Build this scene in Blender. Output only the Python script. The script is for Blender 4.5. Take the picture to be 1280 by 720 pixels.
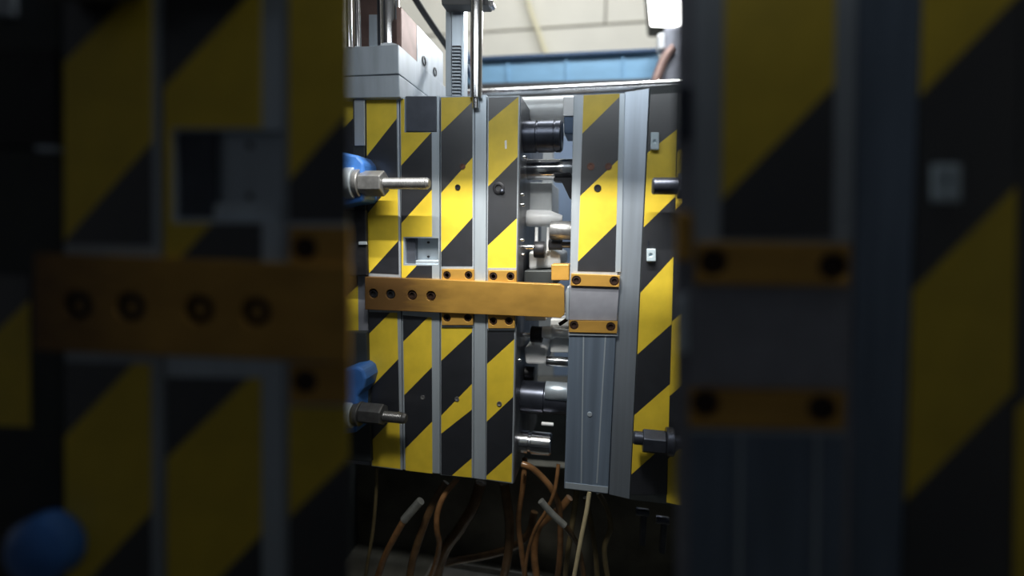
import bpy, bmesh, math, random
import numpy as np
from mathutils import Matrix, Vector
random.seed(4)
for o in list(bpy.data.objects): bpy.data.objects.remove(o)
scene = bpy.context.scene
COL = scene.collection

# ------------------------------------------------------------------ camera
FPX = 600.0                                   # focal length in pixels of a 1280 wide frame
def rot(y, p, r):
    y, p, r = (math.radians(a) for a in (y, p, r))
    Rz = np.array([[math.cos(y), -math.sin(y), 0], [math.sin(y), math.cos(y), 0], [0, 0, 1]])
    Rx = np.array([[1, 0, 0], [0, math.cos(p), -math.sin(p)], [0, math.sin(p), math.cos(p)]])
    Ry = np.array([[math.cos(r), 0, math.sin(r)], [0, 1, 0], [-math.sin(r), 0, math.cos(r)]])
    return Rz @ Rx @ Ry
YAW, PITCH, ROLL = 11.02, -6.70, -0.97
RC = rot(YAW, PITCH, ROLL)
CAM = np.array([0.0, -1.10, 1.45])
cd = bpy.data.cameras.new('camera'); cam = bpy.data.objects.new('camera', cd); COL.objects.link(cam)
cd.sensor_width = 36; cd.lens = 36 * FPX / 1280; cd.clip_start = 0.02; cd.clip_end = 60
M = Matrix.Identity(4)
for i in range(3):
    M[i][0] = RC[i, 0]; M[i][1] = RC[i, 2]; M[i][2] = -RC[i, 1]; M[i][3] = CAM[i]
cam.matrix_world = M
cd.dof.use_dof = True; cd.dof.focus_distance = 1.15; cd.dof.aperture_fstop = 0.85
scene.camera = cam

# ------------------------------------------------------------------ world, lamps, exposure
w = bpy.data.worlds.new('world'); scene.world = w; w.use_nodes = True
bg = w.node_tree.nodes['Background']; bg.inputs[0].default_value = (0.80, 0.88, 1.0, 1); bg.inputs[1].default_value = 0.026
def lamp(name, kind, loc, target, power, color=(1, 1, 1), **kw):
    d = bpy.data.lights.new(name, kind); d.energy = power; d.color = color
    for k, v in kw.items(): setattr(d, k, v)
    o = bpy.data.objects.new(name, d); COL.objects.link(o); o.location = loc
    o.rotation_euler = (Vector(target) - Vector(loc)).to_track_quat('-Z', 'Y').to_euler()
    return o
lamp('fill_spot', 'SPOT', (-0.20, -0.58, 1.98), (-0.20, 0.0, 1.12), 30, (1.0, 0.97, 0.90), spot_size=math.radians(56), spot_blend=1.0, shadow_soft_size=0.06)  # unseen fill light, added to brighten the lower plates
lamp('fill_panel', 'AREA', (-0.15, -0.62, 2.12), (-0.15, 0.0, 1.70), 4.3, (0.88, 0.95, 1.0), shape='RECTANGLE', size=0.9, size_y=0.30)  # unseen fill light, added for the upper plates and a sheen on the tape
TUBE = np.array([-0.20, -0.46, 2.30]); BAND = np.array([-0.20, 0.0, 1.475])      # added hooded light, unseen above the frame, and the height it is aimed at
lamp('band_light', 'AREA', TUBE, BAND, 26, (1.0, 0.97, 0.90), shape='RECTANGLE', size=0.9, size_y=0.012)
lamp('hall_lamp', 'AREA', (-0.3, 1.6, 5.0), (-0.3, 3.9, 2.6), 92, (1.0, 0.99, 0.95), shape='RECTANGLE', size=4.0, size_y=0.8)
lamp('overhead_lamp', 'AREA', (0.1, 0.70, 3.3), (-0.1, 1.5, 1.8), 36, (0.93, 0.97, 1.0), shape='RECTANGLE', size=1.6, size_y=0.4)
vs = scene.view_settings
vs.view_transform = 'Standard'; vs.look = 'None'; vs.gamma = 1.0; vs.use_curve_mapping = False; vs.exposure = 0.0

# ------------------------------------------------------------------ helpers
class Frame:
    """a plane family seen from the camera: local x right, y away, z up; pixel -> point at a local depth"""
    def __init__(s, F, dist): s.F = F; s.dist = dist; s.R = F.T @ RC
    def P(s, px, py, Y=0.0):
        d = s.R @ np.array([(px - 640) / FPX, 1.0, -(py - 360) / FPX]); t = (Y + s.dist) / d[1]
        return np.array([d[0] * t, Y, d[2] * t])
    def W(s, v): return tuple(s.F @ (np.array(v, float) + np.array([0, s.dist, 0])) + CAM)
    def px(s, Y): return (Y + s.dist) / FPX          # metres per pixel there, near enough
MAIN = Frame(np.eye(3), 1.10)
NEAR = Frame(RC @ rot(3.5, -2.1, -0.97).T, 0.42)

MATS = {}
def mat(name, base, metallic=0.0, rough=0.5, noise=0.0, scale=30.0, stretch=(1, 1, 1), bump=0.0, emit=None, second=None):
    m = bpy.data.materials.new(name); m.use_nodes = True; nt = m.node_tree; b = nt.nodes['Principled BSDF']
    b.inputs['Base Color'].default_value = (*base, 1); b.inputs['Metallic'].default_value = metallic; b.inputs['Roughness'].default_value = rough
    if emit: b.inputs['Emission Color'].default_value = (*emit[0], 1); b.inputs['Emission Strength'].default_value = emit[1]
    if noise or bump:
        tc = nt.nodes.new('ShaderNodeTexCoord'); mp = nt.nodes.new('ShaderNodeMapping'); mp.inputs['Scale'].default_value = stretch
        n = nt.nodes.new('ShaderNodeTexNoise'); n.inputs['Scale'].default_value = scale; n.inputs['Detail'].default_value = 5
        nt.links.new(tc.outputs['Object'], mp.inputs[0]); nt.links.new(mp.outputs[0], n.inputs['Vector'])
        if noise:
            r = nt.nodes.new('ShaderNodeValToRGB'); r.color_ramp.elements[0].position = 0.35; r.color_ramp.elements[1].position = 0.65
            sec = second or tuple(c * (1 - noise) for c in base)
            r.color_ramp.elements[0].color = (*sec, 1); r.color_ramp.elements[1].color = (*base, 1)
            nt.links.new(n.outputs['Fac'], r.inputs[0]); nt.links.new(r.outputs[0], b.inputs['Base Color'])
        if bump:
            bp = nt.nodes.new('ShaderNodeBump'); bp.inputs['Strength'].default_value = bump; bp.inputs['Distance'].default_value = 0.002
            nt.links.new(n.outputs['Fac'], bp.inputs['Height']); nt.links.new(bp.outputs[0], b.inputs['Normal'])
    MATS[name] = m; return m
mat('steel', (0.46, 0.51, 0.56), 0.35, 0.42, 0.18, 40, (1, 1, 0.15), 0.05)
mat('bright_steel', (0.62, 0.70, 0.77), 0.55, 0.36, 0.12, 40, (1, 1, 0.1), 0.03)
mat('blue_steel', (0.25, 0.32, 0.42), 0.45, 0.34, 0.30, 60, (1, 1, 0.03), 0.10)
mat('grey_steel', (0.33, 0.34, 0.39), 0.30, 0.5, 0.15, 30, (1, 1, 1), 0.03)
mat('chrome', (0.80, 0.80, 0.82), 1.0, 0.16, 0.10, 20, (1, 1, 1))
mat('pale_steel', (0.82, 0.84, 0.84), 0.15, 0.4, 0.10, 25)
mat('dark_steel', (0.09, 0.10, 0.13), 0.75, 0.32, 0.3, 25)
mat('bolt_steel', (0.36, 0.36, 0.36), 0.7, 0.36, 0.3, 60, (1, 1, 1), 0.1)
mat('black_oxide', (0.035, 0.035, 0.04), 0.5, 0.42, 0.3, 40)
mat('rust_bolt', (0.045, 0.022, 0.014), 0.2, 0.5, 0.4, 120)
mat('brass', (0.62, 0.35, 0.075), 0.30, 0.40, 0.22, 14, (1, 1, 2), 0.03)
mat('yellow_tape', (0.78, 0.57, 0.04), 0.0, 0.46, 0.14, 22, (1, 1, 1), 0.04)
mat('black_tape', (0.018, 0.020, 0.026), 0.0, 0.36, 0.25, 22, (1, 1, 1), 0.04)
mat('blue_paint', (0.05, 0.17, 0.50), 0.0, 0.4, 0.25, 25)
mat('beam_blue', (0.27, 0.50, 0.72), 0.0, 0.4, 0.12, 6, (1, 1, 3))
mat('dark_blue', (0.06, 0.11, 0.20), 0.1, 0.45, 0.2, 10)
mat('dark_trim', (0.10, 0.10, 0.10), 0.2, 0.5)
mat('machine_grey', (0.050, 0.058, 0.060), 0.3, 0.5, 0.35, 12)
mat('bed_black', (0.13, 0.125, 0.10), 0.2, 0.45, 0.5, 9, (1, 1, 1), 0.2)
mat('tray', (0.36, 0.35, 0.32), 0.5, 0.38, 0.45, 12, (1, 1, 1), 0.2)
mat('wall_cream', (0.86, 0.85, 0.78), 0.0, 0.6, 0.05, 3)
mat('wall_joint', (0.30, 0.28, 0.24), 0.0, 0.7, 0.1, 8)
mat('ceiling_white', (0.75, 0.75, 0.72), 0, 0.7, 0.06, 3)
mat('floor_grey', (0.11, 0.115, 0.115), 0, 0.35, 0.3, 2.5, (1, 1, 1), 0.05)
mat('hose_amber', (0.27, 0.135, 0.055), 0.0, 0.18, 0.35, 40)
mat('hose_brown', (0.13, 0.075, 0.035), 0.0, 0.22, 0.35, 30)
mat('hose_olive', (0.16, 0.125, 0.06), 0.0, 0.2, 0.3, 30)
mat('hose_clear', (0.62, 0.53, 0.32), 0.0, 0.12, 0.2, 30)
mat('ferrule', (0.42, 0.43, 0.40), 0.6, 0.35, 0.25, 60)
mat('white_plastic', (0.90, 0.91, 0.92), 0.0, 0.35, 0.08, 30)
mat('sensor_grey', (0.50, 0.60, 0.66), 0.0, 0.5)
mat('brown_rust', (0.34, 0.22, 0.19), 0.3, 0.5, 0.25, 20)
mat('lamp_lens', (1, 1, 1), 0, 0.4, emit=((1.0, 0.99, 0.96), 9.0))
mat('streak', (0.86, 0.82, 0.60), 0.0, 0.4)
mat('pale_blue', (0.48, 0.62, 0.86), 0.0, 0.4, 0.1, 5)
mat('column_steel', (0.62, 0.70, 0.80), 0.9, 0.44, 0.18, 50, (1, 1, 0.04), 0.05)
mat('dark_insert', (0.085, 0.095, 0.12), 0.3, 0.45, 0.2, 40)
mat('nut_shaded', (0.16, 0.16, 0.16), 0.7, 0.36, 0.3, 60, (1, 1, 1), 0.1)  # bolt steel with a darker colour for the weaker light low down
mat('brown_screw', (0.16, 0.07, 0.05), 0.2, 0.5, 0.3, 200)
mat('parting_steel', (0.20, 0.21, 0.23), 0.5, 0.4, 0.5, 18, (1, 1, 1), 0.1)
mat('rubber', (0.05, 0.052, 0.055), 0.0, 0.55)

for k_, v_ in (('black_tape', 1.0), ('yellow_tape', 0.7)): MATS[k_].node_tree.nodes['Principled BSDF'].inputs['Specular IOR Level'].default_value = v_
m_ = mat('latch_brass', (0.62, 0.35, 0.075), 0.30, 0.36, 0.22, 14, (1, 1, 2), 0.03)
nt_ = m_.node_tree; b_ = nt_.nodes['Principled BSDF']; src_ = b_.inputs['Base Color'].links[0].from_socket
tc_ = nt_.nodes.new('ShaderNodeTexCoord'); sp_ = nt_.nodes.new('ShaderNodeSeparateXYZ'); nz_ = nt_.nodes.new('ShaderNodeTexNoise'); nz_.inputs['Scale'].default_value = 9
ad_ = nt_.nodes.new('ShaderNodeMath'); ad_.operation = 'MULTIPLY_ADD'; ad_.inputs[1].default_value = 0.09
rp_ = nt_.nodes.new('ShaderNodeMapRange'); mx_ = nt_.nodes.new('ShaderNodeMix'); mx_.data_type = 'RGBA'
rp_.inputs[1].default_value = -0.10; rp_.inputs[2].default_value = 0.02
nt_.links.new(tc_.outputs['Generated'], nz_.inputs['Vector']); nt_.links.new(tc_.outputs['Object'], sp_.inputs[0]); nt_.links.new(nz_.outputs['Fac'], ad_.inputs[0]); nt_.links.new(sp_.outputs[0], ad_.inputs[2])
nt_.links.new(ad_.outputs[0], rp_.inputs[0]); nt_.links.new(rp_.outputs[0], mx_.inputs[0]); mx_.inputs[6].default_value = (0.20, 0.105, 0.036, 1)  # weaker gloss at the bar's left end painted as darker brown
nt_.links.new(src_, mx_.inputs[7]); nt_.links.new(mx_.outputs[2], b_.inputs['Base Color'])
for k_ in ('Coat Weight', 'Coat Roughness'): MATS['black_tape'].node_tree.nodes['Principled BSDF'].inputs[k_].default_value = 1.0 if 'W' in k_ else 0.38
def thing(name, label, cat, loc=(0, 0, 0), group=None):
    o = bpy.data.objects.new(name, None); COL.objects.link(o); o.location = loc; o.empty_display_size = 0.05
    o['label'] = label; o['category'] = cat
    if group: o['group'] = group
    return o
def wloc(o):
    v = Vector(o.location)
    while o.parent: o = o.parent; v = v + Vector(o.location)
    return v
def link(name, verts, faces, m, parent=None, label=None, cat=None, group=None, kind=None, bevel=0.0, smooth=False, mats=None, midx=None):
    V = np.array(verts, float); c = (V.min(0) + V.max(0)) / 2
    me = bpy.data.meshes.new(name); me.from_pydata([tuple(v - c) for v in V], [], [tuple(f) for f in faces])
    bm = bmesh.new(); bm.from_mesh(me); bmesh.ops.recalc_face_normals(bm, faces=bm.faces); bm.to_mesh(me); bm.free()
    for x in (mats or [m]): me.materials.append(MATS[x])
    if midx: me.polygons.foreach_set('material_index', midx)
    if smooth:
        me.polygons.foreach_set('use_smooth', [True] * len(me.polygons)); me.set_sharp_from_angle(angle=math.radians(40))
    o = bpy.data.objects.new(name, me); COL.objects.link(o)
    o.location = Vector(c) - (wloc(parent) if parent else Vector((0, 0, 0))); o.parent = parent
    if label: o['label'] = label
    if cat: o['category'] = cat
    if group: o['group'] = group
    if kind: o['kind'] = kind
    if bevel:
        b = o.modifiers.new('bevel', 'BEVEL'); b.width = bevel; b.segments = 2; b.limit_method = 'ANGLE'; b.angle_limit = math.radians(35)
    return o
def prism_geo(fr, pts, y0, y1, grow=0.0):
    """front outline given in pixels at depth y0, pushed straight back to y1; grow pulls the back outline in/out"""
    A = [fr.P(px, py, y0) for px, py in pts]; n = len(A); c = sum(A) / n
    B = []
    for a in A: b = a.copy(); b[1] = y1; b[0] += grow * (y1 - y0); B.append(b)
    v = [fr.W(a) for a in A] + [fr.W(b) for b in B]
    f = [list(range(n)), list(range(2 * n - 1, n - 1, -1))] + [[i, (i + 1) % n, n + (i + 1) % n, n + i] for i in range(n)]
    return v, f
def prism(name, fr, pts, y0, y1, m, parent=None, grow=0.0, **kw):
    v, f = prism_geo(fr, pts, y0, y1, grow); return link(name, v, f, m, parent, **kw)
def rect(x0, y0, x1, y1): return [(x0, y0), (x1, y0), (x1, y1), (x0, y1)]
def box(name, lo, hi, m, parent=None, **kw):
    v = [(x, y, z) for x in (lo[0], hi[0]) for y in (lo[1], hi[1]) for z in (lo[2], hi[2])]
    f = [(0, 1, 3, 2), (4, 6, 7, 5), (0, 4, 5, 1), (2, 3, 7, 6), (0, 2, 6, 4), (1, 5, 7, 3)]
    return link(name, v, f, m, parent, **kw)
def lathe_geo(p0, axis, prof, n=24, phase=0.0):
    """prof: list of (distance along axis, radius)"""
    a = np.array(axis, float); a /= np.linalg.norm(a)
    u = np.cross(a, (0, 0, 1.0)); 
    if np.linalg.norm(u) < 1e-3: u = np.cross(a, (0, 1.0, 0))
    u /= np.linalg.norm(u); k = np.cross(a, u); v = []; f = []
    for d, r in prof:
        for i in range(n):
            t = 2 * math.pi * (i + phase) / n; v.append(tuple(np.array(p0) + a * d + r * (u * math.cos(t) + k * math.sin(t))))
    for j in range(len(prof) - 1):
        for i in range(n): f.append([j * n + i, j * n + (i + 1) % n, (j + 1) * n + (i + 1) % n, (j + 1) * n + i])
    f.append(list(range(n))); f.append([(len(prof) - 1) * n + i for i in range(n)])
    return v, f
def lathe(name, p0, axis, prof, m, parent=None, n=24, phase=0.0, **kw):
    v, f = lathe_geo(p0, axis, prof, n, phase); return link(name, v, f, m, parent, smooth=n > 8, **kw)
def xcyl(name, fr, x0, x1, cy, rpx, Y, m, parent=None, prof=None, n=24, **kw):
    """cylinder lying along x: pixel extent x0..x1 at row cy, radius in pixels, at depth Y; prof = [(x px, r px)...]"""
    s = fr.px(Y); a = fr.P(x0, cy, Y); b = fr.P(x1, cy, Y); z = (a[2] + b[2]) / 2; a[2] = b[2] = z
    L = b[0] - a[0]
    pr = [((x - x0) / (x1 - x0) * L, r * s) for x, r in prof] if prof else [(0, rpx * s * 0.94), (0.002, rpx * s), (L - 0.002, rpx * s), (L, rpx * s * 0.94)]
    return lathe(name, fr.W(a), fr.F[:, 0], pr, m, parent, n, 0.5 if n == 6 else 0.0, **kw)
def zcyl(name, fr, cx, y0, y1, rpx, Y, m, parent=None, n=24, **kw):
    s = fr.px(Y); a = fr.P(cx, y1, Y); b = fr.P(cx, y0, Y); L = b[2] - a[2]
    return lathe(name, fr.W(a), fr.F[:, 2], [(0, rpx * s), (L, rpx * s)], m, parent, n, **kw)
def ycyl(name, fr, cx, cy, rpx, Y0, Y1, m, parent=None, n=16, prof=None, **kw):
    """cylinder pointing at the viewer: from depth Y0 (front) back to Y1"""
    s = fr.px(Y0); a = fr.P(cx, cy, Y0)
    pr = [(d, r * s) for d, r in prof] if prof else [(0, rpx * s * 0.9), (0.0008, rpx * s), (Y1 - Y0, rpx * s)]
    return lathe(name, fr.W(a), fr.F[:, 1], pr, m, parent, n, **kw)
def catmull(pts, k=8):
    P = [np.array(p, float) for p in pts]; P = [2 * P[0] - P[1]] + P + [2 * P[-1] - P[-2]]; out = []
    for i in range(1, len(P) - 2):
        for t in np.linspace(0, 1, k, endpoint=False):
            a, b, c, d = P[i - 1:i + 3]
            out.append(0.5 * (2 * b + (c - a) * t + (2 * a - 5 * b + 4 * c - d) * t * t + (3 * b - a - 3 * c + d) * t ** 3))
    return out + [P[-2]]
def tube_geo(pts, r, n=10):
    C = catmull(pts); v = []; f = []; up = np.array([0.31, 0.9, 0.2])
    for i, c in enumerate(C):
        t = C[min(i + 1, len(C) - 1)] - C[max(i - 1, 0)]; t /= np.linalg.norm(t) + 1e-9
        u = np.cross(t, up); u /= np.linalg.norm(u); k = np.cross(t, u)
        for j in range(n):
            a = 2 * math.pi * j / n; v.append(tuple(c + r * (u * math.cos(a) + k * math.sin(a))))
    for i in range(len(C) - 1):
        for j in range(n): f.append([i * n + j, i * n + (j + 1) % n, (i + 1) * n + (j + 1) % n, (i + 1) * n + j])
    f += [list(range(n)), [(len(C) - 1) * n + j for j in range(n)]]
    return v, f
def tube(name, fr, pts, rpx, m, parent=None, **kw):
    """pts: (px, py, depth)"""
    P = [np.array(fr.W(fr.P(*p))) for p in pts]; s = fr.px(pts[0][2])
    v, f = tube_geo(P, rpx * s); return link(name, v, f, m, parent, smooth=True, **kw)
def holed(name, fr, pts, holes, y0, y1, hd, m, parent=None, **kw):
    """prism with round counterbores: holes = (px, py, r px), hd = their depth"""
    n = len(pts); A = [fr.P(px, py, y0) for px, py in pts]; bm = bmesh.new()
    fv = [bm.verts.new(a) for a in A]; bv = [bm.verts.new((a[0], y1, a[2])) for a in A]; edges = []
    for i in range(n):
        edges.append(bm.edges.new((fv[i], fv[(i + 1) % n])))
        bm.faces.new((fv[i], fv[(i + 1) % n], bv[(i + 1) % n], bv[i]))
    bm.faces.new(bv[::-1]); s = fr.px(y0)
    for hx, hy, hr in holes:
        c = fr.P(hx, hy, y0); q = 18
        a = [bm.verts.new((c[0] + hr * s * math.cos(2 * math.pi * i / q), y0, c[2] + hr * s * math.sin(2 * math.pi * i / q))) for i in range(q)]
        b = [bm.verts.new((v.co.x, y0 + hd, v.co.z)) for v in a]
        for i in range(q):
            edges.append(bm.edges.new((a[i], a[(i + 1) % q]))); bm.faces.new((a[i], b[i], b[(i + 1) % q], a[(i + 1) % q]))
        bm.faces.new(b)
    bmesh.ops.triangle_fill(bm, edges=edges, use_beauty=True, use_dissolve=False)
    bm.verts.index_update(); v = [fr.W(x.co) for x in bm.verts]; f = [[x.index for x in p.verts] for p in bm.faces]; bm.free()
    return link(name, v, f, m, parent, **kw)
def cap_screw(fr, cx, cy, rpx, Y, m, parent, depth=0.006, name='bolt'):
    """socket head screw: rim, hexagon socket, seen end on; head face at depth Y"""
    s = fr.px(Y); a = fr.P(cx, cy, Y); r = rpx * s; n = 18
    R = fr.F
    prof = [(depth, r), (0.0006, r), (0, r * 0.9), (0, r * 0.55), (depth * 0.7, r * 0.5)]
    return lathe(name, fr.W(a), R[:, 1], prof, m, parent, n)
def clip(poly, a, b, c):                                # keep a*x+b*y<=c
    out = []
    for i in range(len(poly)):
        p, q = poly[i], poly[(i + 1) % len(poly)]; dp = a * p[0] + b * p[1] - c; dq = a * q[0] + b * q[1] - c
        if dp <= 0: out.append(p)
        if (dp < 0) != (dq < 0) and dp != dq and dp * dq < 0:
            t = dp / (dp - dq); out.append((p[0] + t * (q[0] - p[0]), p[1] + t * (q[1] - p[1])))
    return out
def minus(polys, r):
    out = []
    for p, k in polys:
        for q in (clip(p, 1, 0, r[0]), clip(p, -1, 0, -r[2]),
                  clip(clip(clip(p, -1, 0, -r[0]), 1, 0, r[2]), 0, 1, r[1]), clip(clip(clip(p, -1, 0, -r[0]), 1, 0, r[2]), 0, -1, -r[3])):
            if len(q) > 2: out.append((q, k))
    return out
def tape(fr, quad, cuts, first, Y, parent, holes=(), th=0.0006, label=None, name='hazard_tape'):
    """striped tape on a plate: quad = TL, TR, BR, BL in pixels; cuts = (y at left edge, y at right edge) of each colour change, downwards"""
    (tlx, tly), (trx, tr_y), (brx, bry), (blx, bly) = quad
    L = lambda y: tlx + (blx - tlx) * (y - tly) / (bly - tly)
    R = lambda y: trx + (brx - trx) * (y - tr_y) / (bry - tr_y)
    prev = (-500, -500); polys = []; k = first
    for c in list(cuts) + [(1500, 1500)]:
        p = [(L(prev[0]), prev[0]), (R(prev[1]), prev[1]), (R(c[1]), c[1]), (L(c[0]), c[0])]
        for (a, b) in ((quad[0], quad[1]), (quad[2], quad[3])):       # keep inside top and bottom edge
            nx, ny = b[1] - a[1], -(b[0] - a[0]); p = clip(p, nx, ny, nx * a[0] + ny * a[1]) if True else p
        if len(p) > 2: polys.append((p, k))
        prev = c; k = 1 - k
    for h in holes: polys = minus(polys, h)
    V = []; F = []; I = []
    for p, k in polys:
        v, f = prism_geo(fr, p, Y - th, Y); b = len(V); V += v; F += [[b + i for i in q] for q in f]; I += [k] * len(f)
    return link(name, V, F, None, parent, mats=['yellow_tape', 'black_tape'], midx=I, label=label)
YEL, BLK = 0, 1
def pocketed(name, fr, r, pockets, y0, y1, m, parent=None, **kw):
    """plate with rectangular pockets: r and pockets are pixel rects (+depth) at y0"""
    a = fr.P(r[0], r[1], y0); b = fr.P(r[2], r[3], y0)
    # squared up to the plate: columns from the row where the pocket sits
    X = [a[0], b[0]]; Z = [b[2], a[2]]; pk = []
    for x0, p0, x1, p1, d in pockets:
        q0 = fr.P(x0, p0, y0); q1 = fr.P(x1, p1, y0); t = [max(q0[0], a[0]), min(q1[0], b[0]), max(q1[2], b[2]), min(q0[2], a[2]), d]
        pk.append(t); X += t[:2]; Z += t[2:4]
    X = sorted(set(X)); Z = sorted(set(Z)); V = []; Fc = []
    def quad(*p):
        k = len(V); V.extend(p); Fc.append([k, k + 1, k + 2, k + 3])
    D = lambda i, j: next((d for x0, x1, z0, z1, d in pk if x0 - 1e-9 <= X[i] and X[i + 1] <= x1 + 1e-9 and z0 - 1e-9 <= Z[j] and Z[j + 1] <= z1 + 1e-9), 0) if 0 <= i < len(X) - 1 and 0 <= j < len(Z) - 1 else None
    for i in range(len(X) - 1):
        for j in range(len(Z) - 1):
            d = y0 + D(i, j); quad((X[i], d, Z[j]), (X[i + 1], d, Z[j]), (X[i + 1], d, Z[j + 1]), (X[i], d, Z[j + 1]))
            for di, dj, e in ((1, 0, ((X[i + 1], Z[j]), (X[i + 1], Z[j + 1]))), (-1, 0, ((X[i], Z[j]), (X[i], Z[j + 1]))), (0, 1, ((X[i], Z[j + 1]), (X[i + 1], Z[j + 1]))), (0, -1, ((X[i], Z[j]), (X[i + 1], Z[j])))):
                nb = D(i + di, j + dj); t = y1 if nb is None else y0 + nb
                if t > d: quad((e[0][0], d, e[0][1]), (e[1][0], d, e[1][1]), (e[1][0], t, e[1][1]), (e[0][0], t, e[0][1]))
    quad((X[0], y1, Z[0]), (X[-1], y1, Z[0]), (X[-1], y1, Z[-1]), (X[0], y1, Z[-1]))
    return link(name, [fr.W(v) for v in V], Fc, m, parent, **kw)

# ------------------------------------------------------------------ the hall
box('floor', (-6, -4, -0.1), (6, 4.6, 0), 'floor_grey', kind='structure')
box('ceiling', (-6, -1.0, 5.2), (6, 4.6, 5.3), 'ceiling_white', kind='structure')
wb = box('wall_back', (-6, 4.03, 0), (6, 4.2, 5.2), 'wall_joint', kind='structure')
box('wall_left', (-6.1, -4, 0), (-6, 4.6, 5.2), 'wall_cream', kind='structure')
box('wall_right', (6, -4, 0), (6.1, 4.6, 5.2), 'wall_cream', kind='structure')
zj = 0.5 * (MAIN.P(602, 40, 4.0)[2] + MAIN.P(815, 27, 4.0)[2]) + CAM[2]; xj = MAIN.P(757, 15, 4.0)[0]
gz, gx = 0.012, 0.010
for lo, hi in (((-6, 0.0), (xj - 4.0, zj - gz)), ((xj - 4.0 + gx, 0.0), (6, zj - gz)),
               ((-6, zj + gz), (xj - 3.0 - gx, 5.2)), ((xj - 3.0 + gx, zj + gz), (xj - gx, 5.2)), ((xj + gx, zj + gz), (xj + 3.0, 5.2)), ((xj + 3.0 + 2 * gx, zj + gz), (6, 5.2))):
    box('wall_panel', (lo[0], 4.0, lo[1]), (hi[0], 4.03, hi[1]), 'wall_cream', wb)

# added hooded light over the mould, unseen above the frame: its two blades let only a band of light through
u_ = (BAND - TUBE) / np.linalg.norm(BAND - TUBE); v_ = np.cross(u_, (1.0, 0, 0)); v_ /= np.linalg.norm(v_)
if v_[2] < 0: v_ = -v_
t = thing('band_light', 'added hooded light above the mould, out of the picture, shaping a bright band', 'lamp', tuple(TUBE))
def blade(sgn, gap):
    q = []
    for x in (-0.75, 0.35):
        for d, e in ((-0.03, 0.02), (0.26, gap), (0.26, gap + 0.004), (0.10, 0.16), (-0.03, 0.16)):
            q.append(tuple(np.array([x, TUBE[1], TUBE[2]]) + u_ * d + v_ * sgn * e))
    link('band_blade', q, [[0, 1, 2, 3, 4], [5, 6, 7, 8, 9]] + [[i, (i + 1) % 5, 5 + (i + 1) % 5, 5 + i] for i in range(5)], 'dark_trim', t)
blade(1, 0.010); blade(-1, 0.020)
box('hanger', (-0.21, -0.47, 2.40), (-0.19, -0.45, 5.2), 'dark_trim', t)

# ------------------------------------------------------------------ far machinery behind the mould
f = MAIN
t = thing('machine_beam', 'light blue steel machine beam with dark edges behind the mould', 'beam', f.W(f.P(700, 104, 1.6)))
prism('web', f, [(585, 76), (824, 64), (824, 98), (585, 105)], 1.60, 1.95, 'beam_blue', t, bevel=0.004)
prism('top_flange', f, [(585, 71), (824, 59.5), (824, 64), (585, 76)], 1.575, 1.97, 'dark_blue', t, bevel=0.003)
prism('bottom_flange', f, [(585, 105), (824, 98), (824, 103), (585, 110)], 1.575, 1.97, 'dark_trim', t, bevel=0.003)
for px in (633, 707, 778):
    prism('stiffener', f, rect(px, 68 + (700 - px) * 0.05, px + 2, 102), 1.59, 1.6, 'beam_blue', t)
for px in (560, 850):
    prism('post', f, rect(px, 60, px + 22, 560), 1.62, 1.9, 'dark_blue', t)
t = thing('tie_bar', 'bright chromed tie bar running along the top of the open mould', 'tie bar', f.W(f.P(720, 116, 0.62)))
P0 = f.P(540, 120.5, 0.62); P1 = f.P(870, 105.5, 0.62); L = np.linalg.norm(P1 - P0); s = f.px(0.62)
lathe('bar', f.W(P0), P1 - P0, [(0, 6.2 * s), (L, 6.2 * s)], 'chrome', t)
lathe('collar', f.W(P0 + (P1 - P0) * 0.97), P1 - P0, [(0, 8 * s), (0.04, 8 * s)], 'bright_steel', t)
tube('wall_streak', f, [(652, -30, 3.9), (664, 15, 3.9), (674, 42, 3.9), (684, 72, 3.9)], 3.0, 'streak', label='slim cream yellow conduit of reflected light slanting down the back wall', cat='reflection')  # light reflected on the wall, built as a slim coloured tube
t = thing('floodlight', 'overexposed white floodlight glowing above the right end of the beam', 'floodlight', f.W(f.P(835, 40, 2.4)))
prism('housing', f, [(806, -32), (870, -36), (870, 36), (812, 34)], 2.43, 2.6, 'machine_grey', t, bevel=0.01)
prism('lens', f, [(808, -29), (868, -33), (868, 33), (814, 31)], 2.41, 2.43, 'lamp_lens', t, bevel=0.004)
lamp('floodlight_beam', 'AREA', f.W(f.P(838, 0, 2.38)), (-0.25, 0.25, 1.70), 30, (0.97, 0.99, 1.0), shape='RECTANGLE', size=0.25, size_y=0.25)
prism('bracket', f, rect(836, -300, 842, -30), 2.5, 2.53, 'machine_grey', t)
t = thing('valve_block', 'blurry grey valve block at the right end of the blue beam', 'valve', f.W(f.P(836, 104, 1.5)))
prism('body', f, [(830, 34), (870, 30), (870, 104), (827, 104)], 1.50, 1.62, 'grey_steel', t, bevel=0.012)
prism('cap', f, [(822, 42), (831, 40), (831, 60), (823, 62)], 1.48, 1.56, 'white_plastic', t, bevel=0.006)
tube('brown_hose', f, [(842, 60, 1.489), (833, 70, 1.48), (825, 86, 1.47), (819, 104, 1.46), (816, 124, 1.46)], 5.5, 'brown_rust', label='short brown hose curving down from the grey valve block', cat='hose')

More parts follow.
